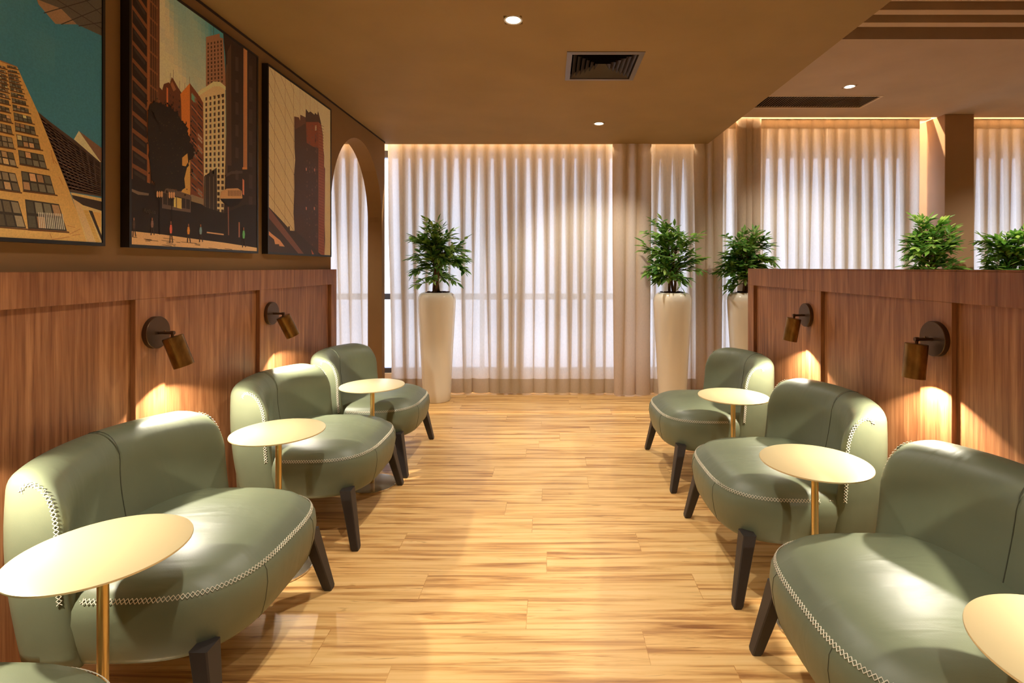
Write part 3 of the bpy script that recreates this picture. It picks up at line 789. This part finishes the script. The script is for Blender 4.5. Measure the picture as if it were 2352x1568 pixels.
for x, y, rz, lab in (
    (XL_, .91, -pi/2, 'green leather lounge chair cut off at the bottom left corner, nearest on the left'),
    (XL_, 3.00, -pi/2, 'green leather lounge chair on the left, middle one, brightly lit under the farther sconce'),
    (XL_, 3.90, -pi/2, 'green leather lounge chair on the left nearest the arch and curtain'),
    (XR_-.025, 1.52, pi/2, 'green leather lounge chair at the lower right, nearest one on the right'),
    (XR_, 2.56, pi/2, 'green leather lounge chair in the middle of the right row'),
    (XR_-.012, 3.67, pi/2+.02, 'green leather lounge chair on the right nearest the curtains and cream vase')):
    dup(chair, (x,y,0), rz, lab)

# ------------------------------------------------------------------ tables
TZ = CAMZ-.77; TR = .205
def make_table(label):
    r = empty('side_table', (0,0,0), label, 'table', 'round brass side tables')
    mb = MB(); mb.lathe([(TR-.004,TZ-.006),(TR-.0005,TZ-.0055),(TR,TZ-.003),(TR-.0008,TZ-.0006),(TR-.003,TZ)], 96); mb.build('table_top', M_BRASS, r, True, autos=30)
    mb = MB(); mb.lathe([(.0135,.012),(.0135,TZ-.006)], 24); mb.lathe([(.045,TZ-.010),(.045,TZ-.006)], 32); mb.build('pole', M_BRASSP, r, True, autos=30)
    mb = MB(); mb.lathe([(.150,0),(.152,.002),(.152,.008),(.149,.0105),(.02,.013)], 72); mb.build('base', M_BASE, r, True, autos=30)
    return r
tab = make_table('round brass side table at the lower left, largest in view, brightly lit'); tab.location = (-1.222, 1.418, 0)
for x, y, lab in ((-1.277,2.443,'round brass side table between the two nearer full chairs of the left row'),
                  (-1.160,3.394,'round brass side table in front of the left chair nearest the window'),
                  (1.075,1.02,'round brass side table cut off by the right edge of the picture'),
                  (1.055,2.060,'round brass side table in the middle of the right row'),
                  (1.105,3.117,'round brass side table on the right nearest the curtains')):
    dup(tab, (x,y,0), 0, lab)

# ------------------------------------------------------------------ sconces
def spot(name, loc, direction, power, size, blend, col, rad=.02, parent=None):
    l = bpy.data.lights.new(name, 'SPOT'); l.energy = power; l.spot_size = radians(size); l.spot_blend = blend; l.color = col; l.shadow_soft_size = rad
    o = bpy.data.objects.new(name, l); COL.objects.link(o); o.rotation_mode = 'QUATERNION'
    o.rotation_quaternion = Vector(direction).to_track_quat('-Z', 'Y'); o.location = loc
    if parent: o.parent = parent
    return o
SZ = CAMZ-.287
def sconce(side, y, tilt, yaw, label):
    sx = 1 if side == 'l' else -1; xw = XWL if side == 'l' else XWR
    r = empty('wall_sconce', (xw, y, SZ), label, 'sconce', 'bronze wall sconces')
    mb = MB(); mb.lathe([(.0705,0),(.0705,.019),(.0690,.021)], 56)
    R = Matrix.Rotation(pi/2*sx, 4, 'Y'); mb.build('wall_plate', M_BRONZED, r, True, mat4=R, autos=30)
    mb = MB(); mb.lathe([(.004,.020),(.004,.025)], 10, cx=.0, cy=.035); mb.build('screw', M_BRONZE, r, True, mat4=R, autos=30)
    mb = MB(); mb.tube([(.016*sx,0,-.002),(.082*sx,0,-.002)], .0065, 12); mb.tube([(.082*sx,0,.006),(.082*sx,0,-.022)], .006, 12)
    mb.tube([(.075*sx,0,-.002),(.090*sx,0,-.002)], .0085, 12); mb.build('arm', M_BRONZED, r, True, autos=30)
    # head: open cylinder hanging from the joint
    H, Rr = .138, .0405
    hm = Matrix.Translation((.082*sx, 0, -.020)) @ Matrix.Rotation(-radians(tilt)*sx, 4, 'Y') @ Matrix.Rotation(radians(yaw), 4, 'X')
    mb = MB(); rows = [(.003,0),(Rr-.002,0),(Rr,-.002),(Rr,-H),(Rr-.0025,-H),(Rr-.0025,-.02),(.003,-.02)]
    mb.lathe(rows[::-1], 48, cap0=True, cap1=True); h = mb.build('lamp_head', M_BRONZE, r, True, mat4=hm, autos=30)
    mb = MB(); mb.lathe([(.034,-.106),(.034,-.102)], 32); mb.build('lamp_lens', M_LAMP, h, True, mat4=hm)
    p0 = hm @ Vector((0,0,-.114)); dr = (hm @ Vector((0,0,-1)))-(hm @ Vector((0,0,0)))
    spot('sconce_light', p0, dr, P_SCONCE, 130, .15, WARM, .013, r)
sconce('l', 2.293, 16, 8, 'bronze wall sconce on the left panelling above the large near chair')
sconce('l', 3.245, 20, 14, 'bronze wall sconce on the left panelling, the farther one toward the arch')
sconce('l', 1.34, 12, 0, 'bronze wall sconce on the left panelling nearest the camera')
sconce('r', 2.086, 5, 0, 'bronze wall sconce on the right partition, the nearer and larger one')
sconce('r', 3.13, 9, 4, 'bronze wall sconce on the right partition, the farther one')
sconce('r', 1.115, 5, 0, 'bronze wall sconce on the right partition nearest the camera')

# ------------------------------------------------------------------ ceiling lights
def downlight(x, y, z, label, power, grp=None):
    r = empty('downlight', (x,y,z), label, 'downlight', grp or 'recessed ceiling downlights')
    mb = MB(); mb.lathe([(.034,.05),(.036,.012),(.040,-.001),(.049,-.004),(.0515,-.0005),(.0515,.001)], 48, cap0=False, cap1=False); mb.build('trim_ring', M_WHITEM, r, True, autos=40)
    mb = MB(); mb.lathe([(.034,.030),(.034,.034)], 32); mb.build('lens', M_DLENS, r, True, autos=40)
    spot('downlight_light', (0,0,.022), (0,0,-1), power, 118, .55, (1,.92,.80), .03, r)
labs = {(-.20,2.86): 'recessed downlight in the lower ceiling, brightest one near the top centre', (.47,4.92): 'small recessed downlight in the lower ceiling close to the curtains',
        (2.74,4.73): 'recessed downlight in the raised right ceiling beside the linear grille'}
for x, y in DL_LOW: downlight(x, y, ZL, labs.get((x,y), 'unseen downlight added for fill light in the lower ceiling, ' + ('beyond the arch wall' if x < -2 else 'over the aisle behind the camera') + (', %s one' % ('nearer' if y in (2.2,1.05) else 'farther' if y in (4.6,-1.7) else 'middle'))), P_DOWN)
for x, y in DL_HI:
    if y > 3.8: downlight(x, y, ZR, labs.get((x,y), 'added fill downlight out of view in the raised ceiling'), P_DOWN)  # the lamp out of view is added for ambient light

for (x, y), lb in (((3.2,2.238),'added fill downlight between the ceiling baffles, left one'), ((4.8,2.238),'added fill downlight between the ceiling baffles, right one'), ((4.0,.6),'added fill downlight in the ceiling recess nearest the camera')):
    downlight(x, y, ZR+.218, lb, P_DOWN*1.6)  # unseen lamps added so their bounce brightens raised ceiling and column
# square ceiling diffuser
vx0,vx1,vy0,vy1 = VENT; vcx, vcy = (vx0+vx1)/2, (vy0+vy1)/2
r = empty('ceiling_vent', (vcx,vcy,ZL), 'square dark louvred air diffuser in the lower ceiling', 'vent')
hw, hd = (vx1-vx0)/2, (vy1-vy0)/2
mb = MB()
for k in range(1):
    o1, i1 = 0, .034
    a = [(-hw,-hd,-.004),(hw,-hd,-.004),(hw,hd,-.004),(-hw,hd,-.004)]; b = [(-hw+i1,-hd+i1,-.007),(hw-i1,-hd+i1,-.007),(hw-i1,hd-i1,-.007),(-hw+i1,hd-i1,-.007)]
    c = [(-hw,-hd,.002),(hw,-hd,.002),(hw,hd,.002),(-hw,hd,.002)]; d = [(-hw+i1,-hd+i1,.03),(hw-i1,-hd+i1,.03),(hw-i1,hd-i1,.03),(-hw+i1,hd-i1,.03)]
    mb.grid([c,a,b,d], True)
mb.build('frame', M_VENT, r)
for k in range(6):
    s0 = .046+.030*k; s1 = s0+.026
    mb = MB(); q = lambda s_, z: [(-hw+s_,-hd+s_,z),(hw-s_,-hd+s_,z),(hw-s_,hd-s_,z),(-hw+s_,hd-s_,z)]
    mb.grid([q(s0,-.002), q(s1,.030), q(s1-.002,.032), q(s0-.002,.000)], True); mb.build('louvre', M_LOUV, r)
mb = MB(); e=.002; mb.add([(-hw+e,-hd+e,.012),(hw-e,-hd+e,.012),(hw-e,hd-e,.012),(-hw+e,hd-e,.012),(-hw+e,-hd+e,.12),(hw-e,-hd+e,.12),(hw-e,hd-e,.12),(-hw+e,hd-e,.12)],[(0,1,5,4),(1,2,6,5),(2,3,7,6),(3,0,4,7),(4,5,6,7)]); mb.build('duct', M_VENTSHADE, r)
# linear grille
x0,x1,y0,y1 = RV
r = empty('linear_grille', ((x0+x1)/2,(y0+y1)/2,ZR), 'long slotted air grille in the raised right ceiling', 'vent')
hx, hy = (x1-x0)/2, (y1-y0)/2
mb = MB(); t = .016
for a in ((-hx,hx,-hy,-hy+t),(-hx,hx,hy-t,hy),(-hx,-hx+t,-hy+t,hy-t),(hx-t,hx,-hy+t,hy-t)): mb.box(*a, -.004, .012)
mb.build('frame', mat('grille_frame', rgb(226,200,164), .4, .2), r)
mb = MB(); n = 46
for k in range(n):
    x = -hx+t+(2*hx-2*t)*(k+.5)/n; mb.box(x-.0020,x+.0020,-hy+t,hy-t,-.001,.005)
o = mb.build('blades', mat('grille_blade', rgb(150,122,92), .45, .2), r)
mb = MB(); e=.003; mb.add([(-hx+e,-hy+e,.006),(hx-e,-hy+e,.006),(hx-e,hy-e,.006),(-hx+e,hy-e,.006),(-hx+e,-hy+e,.09),(hx-e,-hy+e,.09),(hx-e,hy-e,.09),(-hx+e,hy-e,.09)],[(0,1,5,4),(1,2,6,5),(2,3,7,6),(3,0,4,7),(4,5,6,7)]); mb.build('duct', M_VENTSHADE, r)  # dark lining painted in as the shade inside the grille

# ceiling baffles over the right hand space
mb = MB(); mb.bevbox(-2.60, 2.60, -.032, .032, 0, .20, .002); base = mb.build('ceiling_baffle', M_BAF)
BL = ['brown ceiling baffle at top right, the lowest in the picture, next to the recess edge', 'brown ceiling baffle at top right, second from the recess edge',
      'brown ceiling baffle at the very top right edge of the picture']
for k in range(9):
    o = base if k == 0 else base.copy()
    if k: COL.objects.link(o)
    tag(o, BL[k] if k < 3 else 'brown ceiling baffle above and outside the picture', 'baffle', 'baffles in the raised ceiling recess')
    o.location = (1.76+2.61, 3.528-.172*k, ZR+.001)

# ------------------------------------------------------------------ curtains
def curtain(name, x0, x1, z0, z1, seed, label, cat='curtain', material=None, pitch=.137, depth=.034, over=(4.2,2.5), yc=YC, group=None, hem=True, tape=False):
    rnd = random.Random(seed); n = max(1, round((x1-x0)/pitch)); p = (x1-x0)/n; seg = 16
    r = empty(name, ((x0+x1)/2, yc, z0), label, cat, group)
    cx = (x0+x1)/2
    ph = [(rnd.uniform(.30,1.35), rnd.uniform(-.35,.35), rnd.uniform(.7,1.15), rnd.uniform(0,6)) for _ in range(n+1)]
    zs = [z0, z0+.04, z0+.12, z0+.16]+[z0+.16+(z1-z0-.16)*k/16 for k in range(1,17)]
    rows = []
    for z in zs:
        t = (z-z0)/(z1-z0)      # 0 bottom, 1 top
        rw = []
        for k in range(n):
            for s_ in range(seg):
                f_ = s_/seg; u = 2*pi*f_
                A0, A1 = ph[k], ph[k+1]; g = f_
                am = (A0[0]*(1-g)+A1[0]*g); sh = (A0[1]*(1-g)+A1[1]*g); dp = (A0[2]*(1-g)+A1[2]*g)
                w = over[1]+(over[0]-over[1])*max(0,t)**1.6
                a = p/(2*pi)*w*(t**1.2+(1-t**1.2)*am)
                x = x0+p*(k+f_) - a*sin(u) + sh*p*(1-t)*.9 + .012*sin(3*t+A0[3])*(1-t)
                x = min(max(x, x0-.03), x1+.03)
                y = depth*cos(u)*(1+(dp-1)*(1-t)*1.1) + .006*sin(5*t+A0[3])*(1-t)
                rw.append((x-cx, y, z-z0))
        rw.append((x1-cx, depth, z-z0)); rows.append(rw)
    if hem:
        lo = rows[:4]; hi = rows[3:]
        mb = MB(); mb.grid(lo); mb.build('hem', M_TAPE if (material is None) else material, r, True)
    else: hi = rows
    if tape:
        # opaque heading tape over the top 10 cm
        top = [(x,y-.002,z) for x,y,z in hi[-1]]; lowt = [(x,y-.002,z1-z0-.10) for x,y,z in hi[-1]]
        mb = MB(); mb.grid([lowt, top]); mb.build('heading_tape', M_TAPE, r, True)
    mb = MB(); mb.grid(hi); mb.build('cloth', material or M_SHEER, r, True)
    return r
ZT1, ZT2 = 2.93, ZR+.0
GC = 'sheer curtains along the window wall'
curtain('sheer_curtain', -2.95, -1.97, .015, ZT1, 1, 'pale sheer curtain seen through the arch', group=GC)
curtain('sheer_curtain', -1.78, .76, .015, ZT1, 2, 'wide pleated sheer curtain behind the left vase and the aisle', group=GC)
curtain('lined_drape', .73, 1.10, .01, ZT1, 3, 'opaque beige drape between the wide sheer and the right vase', material=M_DRAPE, pitch=.12, yc=YC-.075, depth=.03)
curtain('sheer_curtain', 1.06, 1.70, .015, ZT1, 4, 'narrow sheer curtain behind the middle vase and plant', group=GC, over=(5.0,3.0))
curtain('lined_drape', 1.63, 1.90, .01, ZT1+.1, 5, 'gathered beige drape between the middle and third vase', material=M_DRAPE, pitch=.09, yc=YC-.075, depth=.03)
curtain('sheer_curtain', 1.84, 2.20, .015, ZT2, 6, 'sheer curtain behind the third vase beside the partition', group=GC, tape=True)
curtain('lined_drape', 2.10, 2.32, .01, ZT2, 7, 'gathered beige drape behind the third plant', material=M_DRAPE, pitch=.075, yc=YC-.075, depth=.03)
curtain('sheer_curtain', 2.26, 4.12, .015, ZT2, 8, 'tall pleated sheer curtain above the right partition, left of the column', group=GC, tape=True)
curtain('sheer_curtain', 4.62, 6.9, .015, ZT2, 9, 'tall sheer curtain at the right edge, right of the column', group=GC, tape=True)
mb = MB(); mb.box(1.76, 4.25, YC-.05, YC+.04, ZR+.004, ZR+.03); struct(mb.build('trim_2', M_WHITEM), 'white curtain track left of the column', 'track')
mb = MB(); mb.box(4.58, 7.1, YC-.05, YC+.04, ZR+.004, ZR+.03); struct(mb.build('trim_3', M_WHITEM), 'white curtain track right of the column', 'track')
# warm LED tape in the curtain pocket
def led(x0, x1, z, y, label):
    mb = MB(); mb.box(x0, x1, y-.008, y+.008, z, z+.012); o = mb.build('led_strip', M_LED); tag(o, label, 'light strip', 'led strips in the curtain pocket')
    a = area('led_light', ((x0+x1)/2, y, z-.004), (radians(-8),0,0), x1-x0, .02, P_LED*(x1-x0)/2.5, WARM2)
led(-4.0, 1.74, 3.488, YC+.10, 'warm light strip hidden in the pocket above the aisle curtains')
led(1.78, 4.10, 3.488, YC+.10, 'warm light strip in the pocket above the curtain left of the column')
led(4.6, 7.1, 3.488, YC+.10, 'warm light strip in the pocket above the curtain right of the column')

# ------------------------------------------------------------------ potted plants
def leaf(mb, p, d, up, L_, w):
    d = d.normalized(); s_ = d.cross(up)
    if s_.length < .01: s_ = Vector((1,0,0))
    s_.normalize(); n = s_.cross(d).normalized()
    droop = -.18*L_
    pts = [p, p+d*L_*.22+s_*w*.62-n*.0, p+d*L_*.5+s_*w+n*droop*.2, p+d*L_*.8+s_*w*.5+n*droop*.6, p+d*L_+n*droop,
           p+d*L_*.8-s_*w*.5+n*droop*.6, p+d*L_*.5-s_*w+n*droop*.2, p+d*L_*.22-s_*w*.62,
           p+d*L_*.22-n*w*.25, p+d*L_*.5-n*w*.35+n*droop*.2, p+d*L_*.8-n*w*.2+n*droop*.6]
    mb.add(pts, [(0,1,8),(1,2,9,8),(2,3,10,9),(3,4,10),(0,8,7),(8,9,6,7),(9,10,5,6),(10,4,5)])
def plant(x, y, label, seed, hgt=.88, rad=.37, leafmat=None, lean=0, vh=1.155):
    rnd = random.Random(seed)
    r = empty('potted_ficus', (x,y,0), label, 'potted plant', 'ficus plants in tall cream vases')
    prof = [(.138,0),(.144,.006),(.150,.10),(.160,.30),(.176,.60),(.190,.85),(.198,1.0),(.200,1.06),(.196,1.10),(.180,1.135),(.160,1.150),(.146,vh),(.138,vh-.003),(.134,vh-.02),(.134,vh-.05)]
    mb = MB(); mb.lathe(prof, 56, cap1=False); mb.build('vase', M_VASE, r, True, autos=60)
    mb = MB(); pr = [(.134,vh-.04),(.12,vh-.012),(.08,vh-.004),(.03,vh+.002)]; mb.lathe(pr, 28)
    for i in range(70):
        a = rnd.uniform(0,2*pi); q = rnd.uniform(0,.12); s_ = rnd.uniform(.008,.018)
        cx, cy, cz = q*cos(a), q*sin(a), vh-.004+rnd.uniform(0,.012)
        mb.box(cx-s_, cx+s_, cy-s_*.5, cy+s_*.5, cz-.004, cz+.004)
    mb.build('soil', M_SOIL, r)
    tm = MB(); lm = MB(); twigs = []
    for k in range(3):
        a0 = 2*pi*k/3+rnd.uniform(0,1); pts = []
        top = Vector((cos(a0)*.09+lean, sin(a0)*.07, vh+hgt*rnd.uniform(.5,.62)))
        for t in range(9):
            f_ = t/8; sp = .022*(1-f_)+.01
            pts.append(Vector((cos(a0+f_*4)*sp, sin(a0+f_*4)*sp, vh-.03))*1.0 + Vector((top.x*f_**1.6, top.y*f_**1.6, (top.z-vh+.03)*f_)))
        tm.tube(pts, lambda t: .017*(1-t)+.006*t, 8)
        for b in range(19):
            f_ = rnd.uniform(.34, 1.0); p = pts[min(8,int(f_*8))]
            a = rnd.uniform(0, 2*pi); el = rnd.uniform(-.38, 1.2)
            ln = rnd.uniform(.55,1.0)*rad*(1.0-.10*el)*(1.0 if f_ > .45 else .75)*(.78 if el < 0 else 1)
            d = Vector((cos(a)*cos(el), sin(a)*cos(el)*.62, sin(el)))
            q = []
            for t in range(6):
                g = t/5; q.append(p+d*ln*g+Vector((0,0,.10*sin(g*pi*.6)*ln/.35*.7-.03*g*g)))
            tm.tube(q, lambda t: .0035*(1-t)+.0012*t, 5); twigs.append(q)
            for sb in range(2):
                i = rnd.randint(2,4); dd = (d+Vector((rnd.uniform(-.8,.8),rnd.uniform(-.5,.5),rnd.uniform(-.4,.7)))).normalized(); l2 = ln*rnd.uniform(.3,.5)
                q2 = [q[i]+dd*l2*g/4+Vector((0,0,-.02*(g/4)**2)) for g in range(5)]
                tm.tube(q2, .0016, 4); twigs.append(q2)
    for q in twigs:
        tot = sum((b-a).length for a,b in zip(q[:-1],q[1:])); nl = max(5,int(tot/.021)); side = 1
        for i in range(nl+1):
            f_ = .22+.78*i/nl; g = f_*(len(q)-1); j = min(int(g), len(q)-2); p = q[j].lerp(q[j+1], g-j)
            if p.z < vh+.02: continue
            t = (q[j+1]-q[j]).normalized(); s_ = t.cross(Vector((0,0,1))).normalized(); side = -side
            d = t*rnd.uniform(.5,1.0)+s_*side*rnd.uniform(.5,1.0)+Vector((rnd.uniform(-.2,.2),rnd.uniform(-.2,.2),rnd.uniform(-.45,.35)))
            if i == nl: d = t
            leaf(lm, p, d, Vector((rnd.uniform(-.4,.4),rnd.uniform(-.4,.4),1)), rnd.uniform(.070,.108), rnd.uniform(.0155,.0215))
    for A in (tm, lm):
        A.v = [(vx, (vy if vy < .08 else .08+(vy-.08)*.42), vz) for vx,vy,vz in A.v]
    tm.build('trunk', M_BARK, r, True); lm.build('foliage', leafmat or M_LEAF, r, True)
    return r
plant(-1.205, 5.545, 'ficus in a tall cream vase at the left of the wide sheer curtain', 11, lean=.03, rad=.36)
plant(1.305, 5.50, 'ficus in a tall cream vase at the right end of the aisle', 12, rad=.39)
plant(2.095, 5.50, 'ficus in a tall cream vase half hidden by the end of the partition', 13, hgt=.84, rad=.36)
plant(3.88, 5.26, 'ficus above the partition in front of the brown column, left of the pair', 14, hgt=.95, rad=.38, leafmat=M_LEAFB)
plant(4.70, 5.26, 'ficus above the partition at the right edge of the picture', 15, hgt=.86, rad=.36, leafmat=M_LEAFB)
